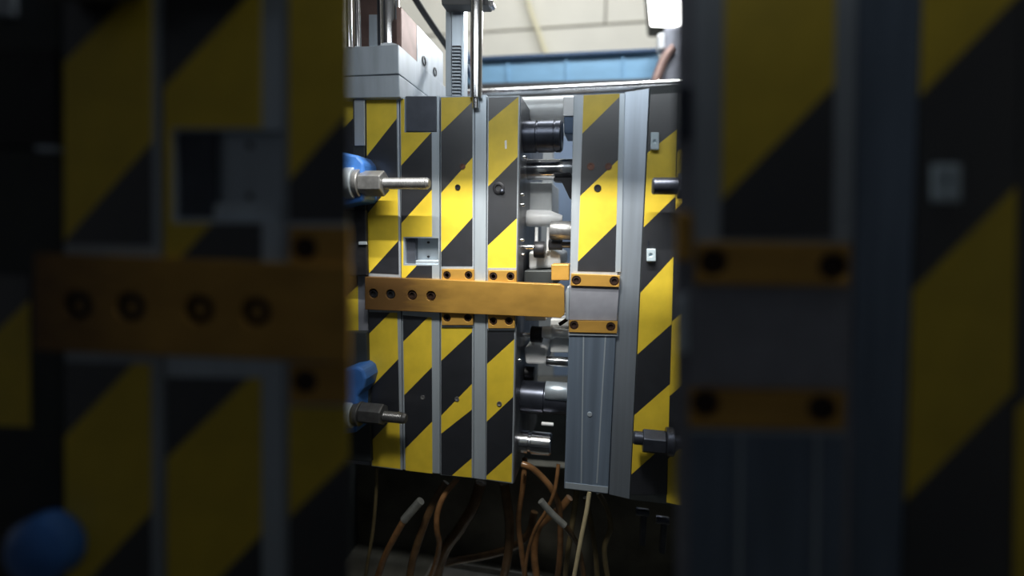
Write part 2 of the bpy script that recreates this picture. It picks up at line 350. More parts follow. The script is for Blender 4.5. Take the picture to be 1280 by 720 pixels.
# what shows through the gap between the halves: rear guard of the machine
t = thing('rear_guard', 'pale grey and blue machine guard seen through the mould gap', 'guard', f.W(f.P(690, 600, 1.03)))
prism('pale_panel', f, rect(620, 120, 691, 470), 1.03, 1.06, 'pale_steel', t, bevel=0.003)
prism('blue_panel', f, rect(692, 170, 800, 470), 1.03, 1.06, 'pale_blue', t, bevel=0.003)
prism('top_panel', f, rect(692, 120, 800, 169), 1.03, 1.06, 'pale_steel', t, bevel=0.003)
a = f.P(560, 471, 1.03); bq = f.P(800, 471, 1.03)
box('lower_panel', (a[0], 1.03, 0.0), (bq[0], 1.06, a[2] + CAM[2]), 'machine_grey', t, bevel=0.003)

# ------------------------------------------------------------------ left mould half
LH = thing('mould_half', 'striped mould half with the long brass latch bar, left of the gap, in focus', 'mould', f.W(f.P(550, 596, 0.0)))
D1 = 0.40
# outlines in pixels: TL, TR, BR, BL
p0 = prism('clamping_plate', f, [(380, 124), (456, 123), (462, 582), (380, 574)], 0.012, D1, 'grey_steel', LH, bevel=0.002)
tape(f, [(405, 127), (441, 126), (442, 198), (405, 198)], [(185, 148)], YEL, 0.012, p0)
tape(f, [(405, 318), (447, 318), (448, 414), (405, 414)], [(395, 357)], BLK, 0.012, p0)
p1 = prism('mould_plate', f, [(457, 123), (498.5, 122), (503, 588), (464, 583)], 0.0, D1, 'steel', LH, bevel=0.0015)
tape(f, [(458, 125), (495.5, 124), (498.5, 343), (460, 341)], [(195, 148), (267, 222), (343, 301)], YEL, 0.0, p1)
tape(f, [(461, 390), (496.5, 391), (500.5, 586), (465, 582)], [(417, 382), (485, 449), (551, 514)], BLK, 0.0, p1)
p2 = pocketed('mould_plate', f, (500, 122, 549.5, 592), [(506, 118, 546, 165, 0.05), (505.5, 297, 548, 331, 0.030)], 0.0, D1, 'bright_steel', LH)
tape(f, [(501, 124), (539.5, 123), (540, 349), (502, 347)], [(207, 165), (279, 237), (352, 312)], YEL, 0.0, p2, holes=[(505.5, 90, 547, 165.5), (504, 296, 560, 332)])
tape(f, [(503.5, 394), (539.5, 397), (540.5, 592), (507, 588)], [(427, 392), (494, 459), (561, 527)], BLK, 0.0, p2)
prism('dark_insert', f, [(506.5, 120), (545.5, 120), (545.5, 164.5), (506.5, 164.5)], 0.006, 0.045, 'dark_insert', p2, bevel=0.002)
prism('pocket_step', f, rect(506.5, 298, 519, 330), 0.012, 0.03, 'dark_insert', p2, bevel=0.001)
prism('pocket_lip', f, rect(519, 325, 548, 331), 0.004, 0.03, 'bright_steel', p2, bevel=0.003)
for px, py in ((535, 303), (535, 321)): ycyl('screw', f, px, py, 1.6, 0.025, 0.034, 'black_oxide', p2)
p3 = prism('mould_plate', f, [(550.5, 121), (593, 120), (591.5, 598), (550.5, 594)], 0.0, D1, 'steel', LH, bevel=0.0015)
tape(f, [(551.5, 122), (590.5, 121), (590.5, 333), (551.5, 333)], [(165, 127), (241, 197), (315, 272)], YEL, 0.0, p3)
tape(f, [(551.5, 407), (590, 408), (589.5, 597), (551.5, 593)], [(451, 415), (519.5, 480), (542, 512), (606, 573)], YEL, 0.0, p3)
p4 = prism('spacer_plate', f, [(593.5, 119), (608, 118), (606.5, 600), (592, 598)], 0.001, D1, 'bright_steel', LH, bevel=0.0015)
p5 = prism('cavity_plate', f, [(609, 120), (650, 119), (641, 605), (607, 600)], 0.0, D1, 'steel', LH, bevel=0.0015)
tape(f, [(611, 122), (648, 121), (645, 337), (609.5, 337)], [(152, 121), (233, 196), (307, 273)], BLK, 0.0, p5)
tape(f, [(609, 411), (643, 411), (639.5, 603), (608, 599)], [(455, 424), (527, 496), (595, 566)], BLK, 0.0, p5)
for px, py, r, pl in ((578, 208, 3.6, p3), (572, 234, 3.6, p3), (571, 499, 3.2, p3), (528, 497, 3.0, p2), (624, 505, 3.4, p5)):
    m_ = 'bolt_steel' if py > 400 else 'black_oxide' if py > 220 else 'brown_screw'
    lathe('screw', f.W(f.P(px, py, -0.0025)), (0, 1, 0), [(0.006, r * f.px(0)), (0, r * f.px(0)), (0, r * f.px(0) * .55), (0.0014, r * f.px(0) * .5)], m_, pl, 14)
# chromed knob on the cavity plate
t_ = cap_screw(f, 623, 235, 7.5, -0.004, 'black_oxide', p5, 0.01, 'plug')
lathe('plug', f.W(f.P(627, 239, -0.008)), (0, 1, 0), [(0, 0.001), (0.001, 0.004), (0.003, 0.0055), (0.008, 0.006)], 'dark_steel', p5, 14)

prism('parting_face', f, [(650.2, 120), (651.4, 120), (642.4, 604), (641.2, 604)], 0.004, D1 - 0.004, 'parting_steel', p5)
prism('white_mark', f, [(630.8, 176), (633.2, 175), (633.6, 186), (631.2, 186)], -0.0009, -0.0006, 'white_plastic', p5)  # small white mark on the tape

# brass latch bar and its guide pads
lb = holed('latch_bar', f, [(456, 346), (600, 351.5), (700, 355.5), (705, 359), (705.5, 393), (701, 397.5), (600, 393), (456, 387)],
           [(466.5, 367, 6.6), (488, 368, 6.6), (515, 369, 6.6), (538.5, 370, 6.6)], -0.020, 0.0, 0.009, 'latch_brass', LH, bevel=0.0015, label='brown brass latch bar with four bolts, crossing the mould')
for px, py, m_ in ((466.5, 367, 'black_oxide'), (488, 368, 'black_oxide'), (515, 369, 'rust_bolt'), (538.5, 370, 'rust_bolt')):
    cap_screw(f, px, py, 6.1, -0.0155, m_, lb, 0.006)
for (x0, y0, x1, y1) in ((552, 336.5, 592, 353), (610, 338, 645.5, 355), (552, 389.5, 591, 406.5), (610, 392.5, 643.5, 410.5)):
    xm = 6.5 if x1 - x0 > 38 else 7.5; up = y0 < 370; yc = (y0 + 7.5) if up else (y1 - 9)
    pd = holed('guide_pad', f, rect(x0, y0, x1, y1), [(x0 + 6.5, yc, 5.2), (x1 - xm, yc, 5.2)], -0.009, 0.0, 0.005, 'brass', LH, bevel=0.001)
    for hx in (x0 + 6.5, x1 - xm): cap_screw(f, hx, yc, 5.1, -0.0068, 'rust_bolt', pd, 0.004)
    if not up: prism('shim', f, [(x0, y1), (x1, y1), (x1, y1 + 2.5), (x0, y1 + 2.5)], -0.004, 0.0, 'bright_steel', pd)
    else: prism('shim', f, [(x0, y0 - 3), (x1, y0 - 3), (x1, y0 - 0.5), (x0, y0 - 0.5)], -0.003, 0.0, 'steel', pd)

# pins and bushes standing out of the parting face
def guide_bush(*a, **k): return xcyl(*a, **k)
xcyl('guide_bush', f, 640, 703, 171, 19, 0.06, 'dark_steel', LH, prof=[(640, 19), (671, 19), (671.6, 17.6), (673.4, 17.6), (674, 19), (693, 19), (693.5, 18), (695, 18), (695.5, 19), (701, 19), (703, 17)], n=32)
xcyl('guide_bush', f, 636, 690, 553, 15, 0.06, 'chrome', LH, prof=[(636, 15), (661, 15), (662, 13), (664.5, 13), (665.5, 15), (688, 15), (690, 13)], n=32)
xcyl('guide_pin', f, 640, 722, 212, 12.5, 0.12, 'chrome', LH, n=28)
xcyl('guide_pin', f, 636, 712, 497, 22, 0.10, 'dark_steel', LH, prof=[(636, 21), (681, 21), (682, 19.5), (712, 19.5)], n=32)
xcyl('sleeve', f, 682, 712, 489, 12, 0.075, 'bright_steel', LH, n=28)
xcyl('return_pin', f, 640, 720, 138, 16, 0.16, 'pale_steel', LH, n=28)
prism('core_insert', f, rect(655, 228, 690, 264), 0.16, 0.34, 'pale_steel', LH, bevel=0.003)
xcyl('core_pin', f, 656, 703, 273, 10, 0.12, 'white_plastic', LH, prof=[(656, 9), (662, 10.5), (688, 10), (703, 4)], n=24)
for Y, x0, x1, xh, cy, r, hm in ((0.06, 640, 668, 681, 309, 3.6, 'black_oxide'), (0.06, 640, 664, 678, 418, 3.6, 'black_oxide')):
    b = xcyl('bolt', f, x0, x1, cy, r, Y, 'chrome', LH); xcyl('head', f, x1, xh, cy + (3 if cy < 400 else 0), 10.5, Y, hm, b, n=20)
zcyl('ejector_rod', f, 670.5, 284, 302, 2.2, 0.08, 'white_plastic', LH, n=12)
zcyl('ejector_rod', f, 684.5, 284, 314, 1.8, 0.08, 'white_plastic', LH, n=12)
prism('core_insert', f, [(661, 314), (690, 312), (701, 318), (701, 334), (661, 337)], 0.09, 0.3, 'pale_steel', LH, bevel=0.006)
prism('core_insert', f, rect(655, 338, 692, 360), 0.05, 0.30, 'machine_grey', LH, bevel=0.003)
prism('core_insert', f, rect(656, 394.5, 682, 401), 0.03, 0.12, 'white_plastic', LH, bevel=0.002)
prism('core_insert', f, [(655, 436), (659, 432), (680, 433), (684, 437), (684, 453), (680, 456), (657, 455)], 0.08, 0.2, 'white_plastic', LH, bevel=0.008)
zcyl('ejector_rod', f, 666, 425, 437, 2.3, 0.10, 'white_plastic', LH, n=12)
xcyl('core_pin', f, 640, 668, 466, 9, 0.14, 'black_oxide', LH)
for px, py, Y, r in ((654, 243, 0.02, 2.0), (654.5, 256, 0.02, 2.4), (657, 196, 0.02, 2.2), (654, 300, 0.03, 2.0), (651, 450, 0.03, 1.7), (655, 318, 0.03, 1.5)):
    v_ = f.W(f.P(px, py, Y)); lathe('ball_plunger', v_, (1, 0, 0), [(-0.006, r * .0019), (0, r * .0019), (r * .0012, r * .0014), (r * .0018, r * .0004)], 'chrome', LH, 12)

# ------------------------------------------------------------------ right mould half
RH = thing('mould_half', 'mould half right of the gap, stripes above and bare bluish steel below, in focus', 'mould', f.W(f.P(750, 614, 0.0)))
q1 = prism('mould_plate', f, [(717, 119), (780, 116), (770, 404), (711, 404)], 0.0, D1, 'steel', RH, bevel=0.0015)
tape(f, [(729.5, 119), (774.5, 117), (769, 340), (722, 339)], [(167, 121), (245, 200), (327, 280)], YEL, 0.0, q1)
for px, py, r in ((738.5, 208, 4.6), (760.5, 208, 4.2), (747, 235, 4.4)):
    lathe('screw', f.W(f.P(px, py, -0.002)), (0, 1, 0), [(0.006, r * f.px(0)), (0, r * f.px(0)), (0, r * f.px(0) * .6), (0.001, r * f.px(0) * .55)], 'black_oxide' if py > 220 else 'brown_screw', q1, 14)
q2 = prism('bare_plate', f, [(711, 416), (770, 416), (760, 618), (705, 611)], -0.004, D1, 'blue_steel', RH, bevel=0.002, label='bare bluish ground steel plate with scratches')
prism('wear_edge', f, [(706.5, 603), (760, 609), (759.5, 616.5), (706, 610)], -0.0055, -0.004, 'bright_steel', q2)
for px0, px1 in ((729.5, 726.5), (757, 746)):
    prism('score_line', f, [(px0 - 0.8, 418), (px0 + 0.8, 418), (px1 + 0.8, 604), (px1 - 0.8, 604)], -0.0045, -0.004, 'bright_steel', q2)
ycyl('screw', f, 737, 518, 3.2, -0.006, 0.0, 'bright_steel', q2)
q3 = prism('spacer_plate', f, [(781, 115), (812, 110), (787, 624), (761, 618)], 0.003, D1, 'column_steel', RH, bevel=0.0015)
prism('edge_strip', f, [(774.8, 117), (781, 116.5), (776, 340), (770, 340)], -0.001, 0.0, 'bright_steel', q1)
q4 = prism('clamping_plate', f, [(812.5, 108), (905, 100), (905, 640), (787.5, 625)], 0.0, D1, 'machine_grey', RH, bevel=0.002)
tape(f, [(813, 118), (847, 116), (834, 619), (788, 618)], [(191, 162), (284, 246), (366, 321), (443, 405), (519, 480), (593, 552)], BLK, 0.0, q4)
tape(f, [(848.5, 116), (900, 114), (890, 640), (833, 628)], [(190, 140), (262, 212), (402, 352), (495, 445), (574, 524)], BLK, 0.0, q4)
gb = prism('guide_block', f, [(713, 358), (774, 360), (771, 401), (711, 400)], -0.006, 0.0, 'grey_steel', RH, bevel=0.001)
for (pts, hs) in (([(714, 342), (775, 344.5), (774, 359), (713, 357)], ((720.5, 350.5), (768, 351.5))), ([(711.5, 401), (772, 402), (771, 416.5), (711, 415)], ((717.5, 406.5), (763.5, 408.5)))):
    pd = holed('guide_pad', f, pts, [(hx, hy, 5.8) for hx, hy in hs], -0.012, 0.0, 0.006, 'brass', RH, bevel=0.001)
    for hx, hy in hs: cap_screw(f, hx, hy, 5.7, -0.0098, 'rust_bolt', pd, 0.005)
prism('shim', f, [(711, 416.5), (772, 417.5), (772, 420), (711, 419)], -0.008, 0.0, 'bright_steel', RH)
prism('latch_block', f, rect(689, 330.5, 711.5, 350.5), 0.01, 0.06, 'brass', RH, bevel=0.002)
prism('roller', f, [(706.5, 366), (709.5, 358), (712, 358), (711, 400), (707.5, 400), (706.5, 384)], -0.004, 0.03, 'bright_steel', RH, bevel=0.002)
prism('core_insert', f, [(688, 399), (711, 399), (710.5, 441), (688, 441)], 0.05, 0.3, 'pale_steel', RH, bevel=0.003)
tube('dowel', f, [(699, 405.5, 0.03), (704, 402.5, 0.03), (709, 399, 0.03)], 2.4, 'rust_bolt', RH)
xcyl('core_pin', f, 678, 712, 416, 8, 0.04, 'pale_steel', RH, prof=[(678, 7), (690, 9), (694, 6), (712, 6)])
xcyl('core_pin', f, 683, 714, 452, 6.5, 0.06, 'chrome', RH)
b = xcyl('bolt', f, 696, 716, 288, 9, 0.05, 'bolt_steel', RH); xcyl('head', f, 688, 714, 288, 11.5, 0.055, 'bolt_steel', b, n=24)
b = xcyl('bolt', f, 692, 716, 306, 4, 0.07, 'dark_steel', RH); xcyl('head', f, 686, 703, 306, 6.5, 0.07, 'black_oxide', b, n=6)
prism('bracket', f, [(692, 222), (716, 222), (716, 248), (712, 248), (702, 227), (692, 226)], 0.08, 0.12, 'black_oxide', RH)
prism('leader_block', f, rect(705, 146, 718, 167), 0.10, 0.2, 'dark_blue', RH, bevel=0.002)
prism('leader_block', f, rect(704, 121, 724, 145), 0.11, 0.2, 'white_plastic', RH, bevel=0.002)
xcyl('guide_pin', f, 677, 692, 530, 2.4, 0.05, 'white_plastic', RH)
for (x0, y0, x1, y1, hx, hy) in ((813.5, 165, 824, 187, 818.5, 177), (808.5, 311, 820, 327, 813.5, 319)):
    sc = holed('sensor_clip', f, rect(x0, y0, x1, y1), [(hx, hy, 1.9)], -0.012, 0.0, 0.004, 'sensor_grey', RH, bevel=0.002, label='small pale clip with a hole')
    if y0 > 200: prism('clip_tab', f, rect(x0 + 1, y0 - 10, x0 + 3, y0), -0.004, 0.0, 'dark_steel', sc)

# ------------------------------------------------------------------ clamps holding the halves to the machine
def clamp(label, cy, nx0, nx1, sx1, nr, sr, Y, hand, block, bm_, washer):
    t = thing('mould_clamp', label, 'clamp', f.W(f.P((nx0 + nx1) / 2, cy + nr, Y)), 'clamps on the mould edges')
    if block: 
        bl = prism('clamp_block', f, block, Y - 0.01, Y + 0.06, 'blue_paint', t, bevel=0.006)
    xcyl('nut', f, nx0, nx1, cy, nr, Y, bm_, t, n=6, bevel=0.002)
    if hand > 0:
        xcyl('washer', f, washer[0], nx0, cy, nr * 1.12, Y, bm_, t, n=24)
        xcyl('stud', f, washer[0] - 60, sx1, cy, sr, Y, bm_, t, prof=[(washer[0] - 60, sr)] + [(x + d, sr - (0.5 if k else 0)) for x in np.arange(nx1, sx1 - 4, 2.0) for k, d in ((0, 0), (1, 1))] + [(sx1 - 3, sr), (sx1, sr * 0.7)], n=20)
        xcyl('spacer', f, washer[0] - 12, washer[0], cy, nr * 1.25, Y, 'bright_steel', t, n=24)
    else:
        xcyl('washer', f, nx1, washer[0], cy, nr * 1.15, Y, bm_, t, n=24)
        xcyl('stud', f, sx1, washer[0] + 60, cy, sr, Y, bm_, t, prof=[(sx1, sr * 0.8), (sx1 + 2, sr), (washer[0] + 60, sr)], n=20)
    return t
clamp('grey hex nut and long threaded stud beside the blue clamp block at upper left', 229.5, 453, 481, 537, 17, 7.6, -0.055, 1, [(400, 184), (446, 194), (454, 203), (454, 252), (400, 262)], 'bolt_steel', (446,))
clamp('dark hex nut and short stud beside the blue clamp block at lower left', 517, 452, 480, 508, 15.5, 7.8, -0.055, 1, [(400, 474), (436, 460), (446, 458), (454, 463), (457, 474), (454, 486), (447, 496), (446, 541), (400, 548)], 'nut_shaded', (444,))
clamp('dark hex nut on a short stud at the lower right plate edge', 552, 803, 832, 791, 15.5, 8.5, -0.05, -1, None, 'dark_steel', (842,))
clamp('dark stud end poking over the right striped plate at upper right', 232.5, 846, 872, 815, 15, 10, -0.05, -1, None, 'dark_steel', (880,))
t = thing('platen_edge', 'dark machine platen edge with rod below the upper left clamp', 'platen', f.W(f.P(440, 560, 0)))
prism('rail', f, [(441, 120), (455, 120), (458, 345), (443, 345)], -0.006, 0.012, 'machine_grey', t, bevel=0.002)
prism('pale_face', f, [(442.5, 124), (455.5, 124), (456, 182), (443, 182)], -0.010, -0.006, 'steel', t, bevel=0.001)
prism('shadow_block', f, [(395, 262), (457, 262), (459, 345), (395, 345)], -0.018, -0.006, 'black_oxide', t, bevel=0.003)  # black block standing in for the shadow below the upper clamp
prism('lip', f, [(448, 302), (458, 302), (458.5, 306), (448, 306)], -0.022, -0.018, 'bright_steel', t, bevel=0.001)
prism('lower_body', f, [(395, 415), (458, 415), (464, 578), (395, 572)], -0.012, 0.012, 'machine_grey', t, bevel=0.003)

# ------------------------------------------------------------------ core pull unit on top of the left half
CU = thing('core_pull_unit', 'stacked grey steel blocks with chromed columns on top of the left mould half', 'machine unit', f.W(f.P(480, 122, 0.02)))
prism('upper_block', f, [(380, 62), (498, 55.5), (498.5, 92), (380, 97)], -0.02, 0.42, 'steel', CU, bevel=0.0015)
prism('lower_block', f, [(380, 97.5), (499, 93.5), (499.5, 121.5), (380, 123)], -0.02, 0.40, 'steel', CU, bevel=0.0015)
for px, r, Y in ((437, 4, 0.05), (447.5, 4.2, 0.09), (488, 12.5, 0.06), (478, 6, 0.12)):
    zcyl('column', f, px, -140, 57.5 + (500 - px) * 0.03, r, Y, 'chrome' if r < 5 or px == 488 else 'dark_steel', CU)
prism('rear_panel', f, [(441, -120), (486, -120), (486, 60), (441, 60)], 0.16, 0.18, 'brown_rust', CU)
prism('pale_label_plate', f, [(461, 18), (474, 18), (474, 57), (461, 57)], 0.13, 0.16, 'bright_steel', CU, bevel=0.001)
# the rear bracket runs away from the viewer: brown part first, then the grey part with two bolt holes
xb = f.P(500.5, 60, 0.0)[0]
def side_plate(name, ya, yb, za, zb, m):
    return box(name, (xb - 0.012, ya, za), (xb, yb, zb), m, CU, bevel=0.002)
zt = f.P(501, 12, 0.02)[2] + CAM[2]; zb_ = f.P(499, 56, -0.02)[2] + CAM[2]
side_plate('brown_bracket', 0.005, 0.10, zb_, zt, 'brown_rust')
side_plate('grey_bracket', 0.10, 0.30, zb_, zt, 'steel')
for px, py, ya in ((531, 76, 0.147), (545, 90, 0.229)):
    lathe('bolt', (xb - 0.004, ya, f.P(px, py, ya)[2] + CAM[2]), (1, 0, 0), [(0, 0.012), (0.006, 0.012), (0.006, 0.008), (0.003, 0.008)], 'black_oxide', CU, 16)

t = thing('rack_bar', 'grey toothed rack bar standing between the bracket and chromed rod', 'rack', f.W(f.P(570, 120, 0.05)))
prism('channel', f, rect(557, -60, 564, 120), 0.06, 0.10, 'steel', t, bevel=0.001)
prism('bar', f, rect(564.5, -60, 577, 120), 0.055, 0.075, 'bright_steel', t, bevel=0.001)
prism('flange', f, rect(577, -60, 580, 120), 0.050, 0.08, 'bright_steel', t)
prism('tooth_bed', f, rect(565, 57, 575.5, 119.5), 0.050, 0.055, 'black_oxide', t)
for k in range(15): 
    y = 57 + k * 4.2; prism('tooth', f, rect(565, y + 2.2, 575.2, y + 4.2), 0.040, 0.050, 'steel', t)
t = thing('guide_rod', 'tall polished chromed rod in front of the blue beam', 'rod', f.W(f.P(595, 136, 0.02)))
zcyl('shaft', f, 595, -80, 123, 7.6, -0.004, 'chrome', t, n=32)
zcyl('tip', f, 594.5, 122, 136, 4.0, -0.006, 'chrome', t, n=20)
t = thing('rod_bracket', 'dark bracket carrying the rack bar and rod at the top edge', 'bracket', f.W(f.P(580, 10, 0.03)))
prism('clamp_plate', f, [(548, -40), (610, -40), (610, 6), (552, 6)], 0.012, 0.05, 'dark_trim', t, bevel=0.002)
ycyl('screw', f, 613, 4, 4, 0.02, 0.04, 'chrome', t)  # chrome disc added for a bright reflected blob
tube('diagonal_bar', f, [(508, -20, 0.25), (530, 16, 0.30), (560, 60, 0.40)], 4.2, 'rubber', label='dark grey bar slanting down behind the bracket at top left', cat='bar')

tube('thin_cable', f, [(577, 66, 0.3), (584, 84, 0.3), (594, 108, 0.28)], 3.0, 'dark_blue', label='dark blue cable between rack bar and chromed rod', cat='cable')

# ------------------------------------------------------------------ machine bed, tray and hoses under the mould
t = thing('machine_bed', 'dark oily machine bed under the mould', 'machine bed', (0, 0.1, 0))
zbed = f.P(640, 708, 0.42)[2] + CAM[2]
box('bed_top', (-1.3, -0.30, zbed - 0.06), (1.5, 1.0, zbed), 'bed_black', t, bevel=0.004)
box('base', (-1.25, -0.25, 0.0), (1.45, 0.95, zbed - 0.06), 'machine_grey', t, bevel=0.01)
prism('back_plate', f, [(380, 560), (905, 600), (905, 900), (380, 900)], 0.42, 0.46, 'bed_black', t)
for (x0, x1) in ((-1.20, -0.86), (0.62, 0.98)): box('platen', (x0, -0.10, zbed), (x1, 0.75, 2.0), 'machine_grey', t, bevel=0.006)
t = thing('drip_tray', 'worn grey drip tray lying under the hoses', 'tray', f.W(f.P(600, 712, 0.2)))
a = f.P(520, 720, 0.2); bq = f.P(672, 720, 0.2)
box('pan', (a[0], 0.0, zbed + 0.001), (bq[0], 0.36, zbed + 0.012), 'tray', t, bevel=0.003)
for lo, hi in (((a[0], 0.0), (bq[0], 0.006)), ((a[0], 0.354), (bq[0], 0.36)), ((a[0], 0.0), (a[0] + 0.006, 0.36)), ((bq[0] - 0.006, 0.0), (bq[0], 0.36))):
    box('rim', (lo[0], lo[1], zbed + 0.012), (hi[0], hi[1], zbed + 0.03), 'tray', t)
HG = 'cooling hoses under the mould'
def hose(label, m, r, pts, ferr=None):
    t = thing('cooling_hose', label, 'hose', f.W(f.P(*pts[-1])), HG)
    tube('tube', f, pts, r, m, t)
    if ferr: tube('ferrule', f, ferr[0], ferr[1], 'ferrule', t)
hose('thin grey brown hose hanging below the leftmost striped plate', 'hose_olive', 2.6, [(471, 584, 0.05), (470, 620, 0.05), (466, 665, 0.06), (460, 700, 0.06), (455, 735, 0.08)])
hose('amber hose with a grey metal ferrule at lower left', 'hose_amber', 5.0, [(507, 647, 0.02), (494, 670, 0.02), (480, 698, 0.03), (468, 735, 0.05)], ([(526, 626, 0.02), (517, 636, 0.02), (505, 650, 0.02)], 6.0))
hose('amber hose bowing down from under the third striped plate', 'hose_amber', 4.0, [(572, 598, 0.06), (556, 618, 0.04), (547, 640, 0.03), (546, 662, 0.03), (549, 680, 0.05), (544, 705, 0.08), (530, 745, 0.12)])
hose('dull brown hose left of the bowed amber hose', 'hose_brown', 5.5, [(558, 603, 0.10), (541, 630, 0.08), (527, 665, 0.07), (516, 700, 0.07), (510, 735, 0.08)])
hose('thick brown hose slanting down from the white spacer plate', 'hose_brown', 8.0, [(601, 603, 0.20), (592, 632, 0.20), (574, 662, 0.20), (554, 692, 0.20), (540, 745, 0.20)])
hose('wide brown hose hanging below the cavity plate', 'hose_brown', 6.5, [(630, 604, 0.14), (634, 630, 0.14), (637, 660, 0.15), (634, 700, 0.16), (624, 745, 0.18)])
hose('upright amber hose just right of the cavity plate corner', 'hose_amber', 3.8, [(656, 572, 0.10), (655, 592, 0.08), (653, 612, 0.08), (648, 650, 0.10), (652, 690, 0.12), (660, 745, 0.14)])
hose('glossy amber hose slanting right below the chrome bush', 'hose_amber', 4.4, [(652, 580, 0.04), (663, 584, 0.04), (676, 595, 0.05), (690, 612, 0.06), (699, 636, 0.08), (700, 690, 0.12), (694, 745, 0.14)])
hose('thin shiny brown hose beside the bare steel plate', 'hose_amber', 2.6, [(698, 580, 0.05), (696, 598, 0.04), (692, 618, 0.04), (682, 640, 0.05), (668, 664, 0.06), (658, 700, 0.08), (655, 745, 0.10)])
hose('dark hose ending in a grey fitting between the halves', 'hose_brown', 4.0, [(704, 655, 0.0), (714, 668, 0.03), (724, 690, 0.10), (734, 745, 0.12)], ([(676, 626, -0.01), (688, 640, -0.005), (706, 657, 0.0)], 4.6))
hose('amber hose bent behind the grey fitting', 'hose_amber', 5.0, [(712, 622, 0.20), (700, 636, 0.20), (684, 648, 0.20), (672, 662, 0.20), (668, 695, 0.20), (674, 745, 0.20)])
hose('brown loop sagging across the tray', 'hose_brown', 5.0, [(668, 640, 0.30), (660, 668, 0.29), (636, 686, 0.28), (604, 695, 0.27), (574, 700, 0.26), (556, 704, 0.24)])
hose('olive hose below the bare steel plate, left of the pale hose', 'hose_olive', 3.8, [(721, 612, 0.06), (717, 645, 0.06), (710, 690, 0.07), (705, 735, 0.09)])
hose('pale translucent hose shining below the bare steel plate', 'hose_clear', 3.0, [(737, 614, 0.0), (733, 640, 0.0), (726, 675, 0.0), (715, 735, 0.0)])
hose('olive hose curling right below the bare steel plate', 'hose_olive', 3.6, [(748, 616, 0.10), (759, 636, 0.10), (763, 660, 0.10), (756, 682, 0.10), (757, 705, 0.11), (762, 735, 0.12)])
hose('olive hose crossing behind the pale hose', 'hose_olive', 3.6, [(732, 622, 0.14), (738, 650, 0.14), (744, 690, 0.14), (748, 735, 0.14)])
for k, (px, py, c) in enumerate(((803, 640, 'grey hydraulic fitting on the dark bed, nearest the striped plate'), (828, 650, 'grey hydraulic fitting on the dark bed, beside the right edge'))):
    t = thing('pipe_fitting', c, 'fitting', f.W(f.P(px, py + 10, 0.25)))
    xcyl('elbow', f, px - 8, px + 8, py, 5, 0.25, 'dark_steel', t); zcyl('stem', f, px, py, py + 40, 4, 0.25, 'dark_steel', t, n=14)

# ------------------------------------------------------------------ made-up nearer copy of the mould, standing in for the blurred side fill
n = NEAR; TH = 0.035
NL = thing('mould_half', 'made-up nearer copy of the striped mould half, out of focus, for the blurred fill at left', 'mould', n.W(n.P(230, 800, 0)))
NLg = -0.45                                                   # inner edge bevelled back, away from the opening
pl = prism('clamping_plate', n, [(-60, -60), (76, -60), (78, 800), (-60, 800)], 0.004, TH, 'machine_grey', NL, bevel=0.002)
tape(n, [(-60, 340), (36, 345), (38, 534), (-60, 530)], [(470, 375)], BLK, 0.004, pl)
prism('pale_face', n, rect(-20, -40, 14, 18), -0.002, 0.004, 'steel', pl)
prism('lip', n, [(44, 182), (70, 183), (70, 189), (44, 188)], -0.002, 0.004, 'bright_steel', pl)
prism('shadow_block', n, rect(-60, 60, 68, 182), -0.001, 0.004, 'black_oxide', pl, bevel=0.001)
pl = prism('mould_plate', n, [(79, -60), (200, -60), (202, 800), (81, 800)], 0.0, TH, 'steel', NL, bevel=0.001)
tape(n, [(79, -60), (188, -60), (190, 307), (80, 305)], [(78, -32), (302, 178)], BLK, 0.0, pl)
tape(n, [(80, 452), (188, 455), (189, 800), (82, 800)], [(546, 432), (756, 640)], BLK, 0.0, pl)
pl = pocketed('mould_plate', n, (203, -60, 354, 800), [(218, 163, 352, 274, 0.012)], 0.0, TH, 'bright_steel', NL)
tape(n, [(204, -60), (326, -60), (327, 330), (205, 328)], [(110, -22), (345, 212)], BLK, 0.0, pl, holes=[(214, 160, 360, 279)])
tape(n, [(208, 471), (326, 473), (327, 800), (209, 800)], [(573, 458), (790, 668)], BLK, 0.0, pl)
prism('pocket_step', n, rect(219, 164, 266, 273), 0.004, 0.012, 'dark_insert', pl)
prism('pocket_lip', n, rect(266, 254, 352, 274), 0.003, 0.012, 'bright_steel', pl, bevel=0.003)
for py in (181, 245): ycyl('screw', n, 311, py, 4, 0.010, 0.014, 'black_oxide', pl)
pl = prism('mould_plate', n, [(356, -60), (436, -60), (436, 800), (356, 800)], 0.0, TH, 'steel', NL, grow=NLg)
tape(n, [(361, -60), (435.5, -60), (435.5, 277), (361, 277)], [(226, 140)], YEL, 0.0, pl)
tape(n, [(361, 508), (435.5, 509), (435.5, 800), (361, 800)], [(647, 574)], YEL, 0.0, pl)
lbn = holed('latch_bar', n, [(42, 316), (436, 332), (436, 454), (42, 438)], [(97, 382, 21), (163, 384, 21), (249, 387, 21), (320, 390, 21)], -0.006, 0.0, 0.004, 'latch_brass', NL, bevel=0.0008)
for px, py, m_ in ((97, 382, 'black_oxide'), (163, 384, 'black_oxide'), (249, 387, 'rust_bolt'), (320, 390, 'rust_bolt')): cap_screw(n, px, py, 18, -0.004, m_, lbn, 0.003)
for y0, y1, hy in ((284, 333, 310), (455, 505, 477)):
    pd = holed('guide_pad', n, rect(362, y0, 436, y1), [(381, hy, 17)], -0.003, 0.0, 0.002, 'brass', NL)
    cap_screw(n, 381, hy, 15, -0.0022, 'rust_bolt', pd, 0.0015)
prism('shim', n, rect(360, 278, 436, 283), -0.001, 0.0, 'bright_steel', NL)
tb = ycyl('blue_knob', n, 28, 700, 48, -0.03, 0.0, 'blue_paint', NL, n=28, prof=[(0, 20), (0.004, 36), (0.010, 46), (0.03, 48)])

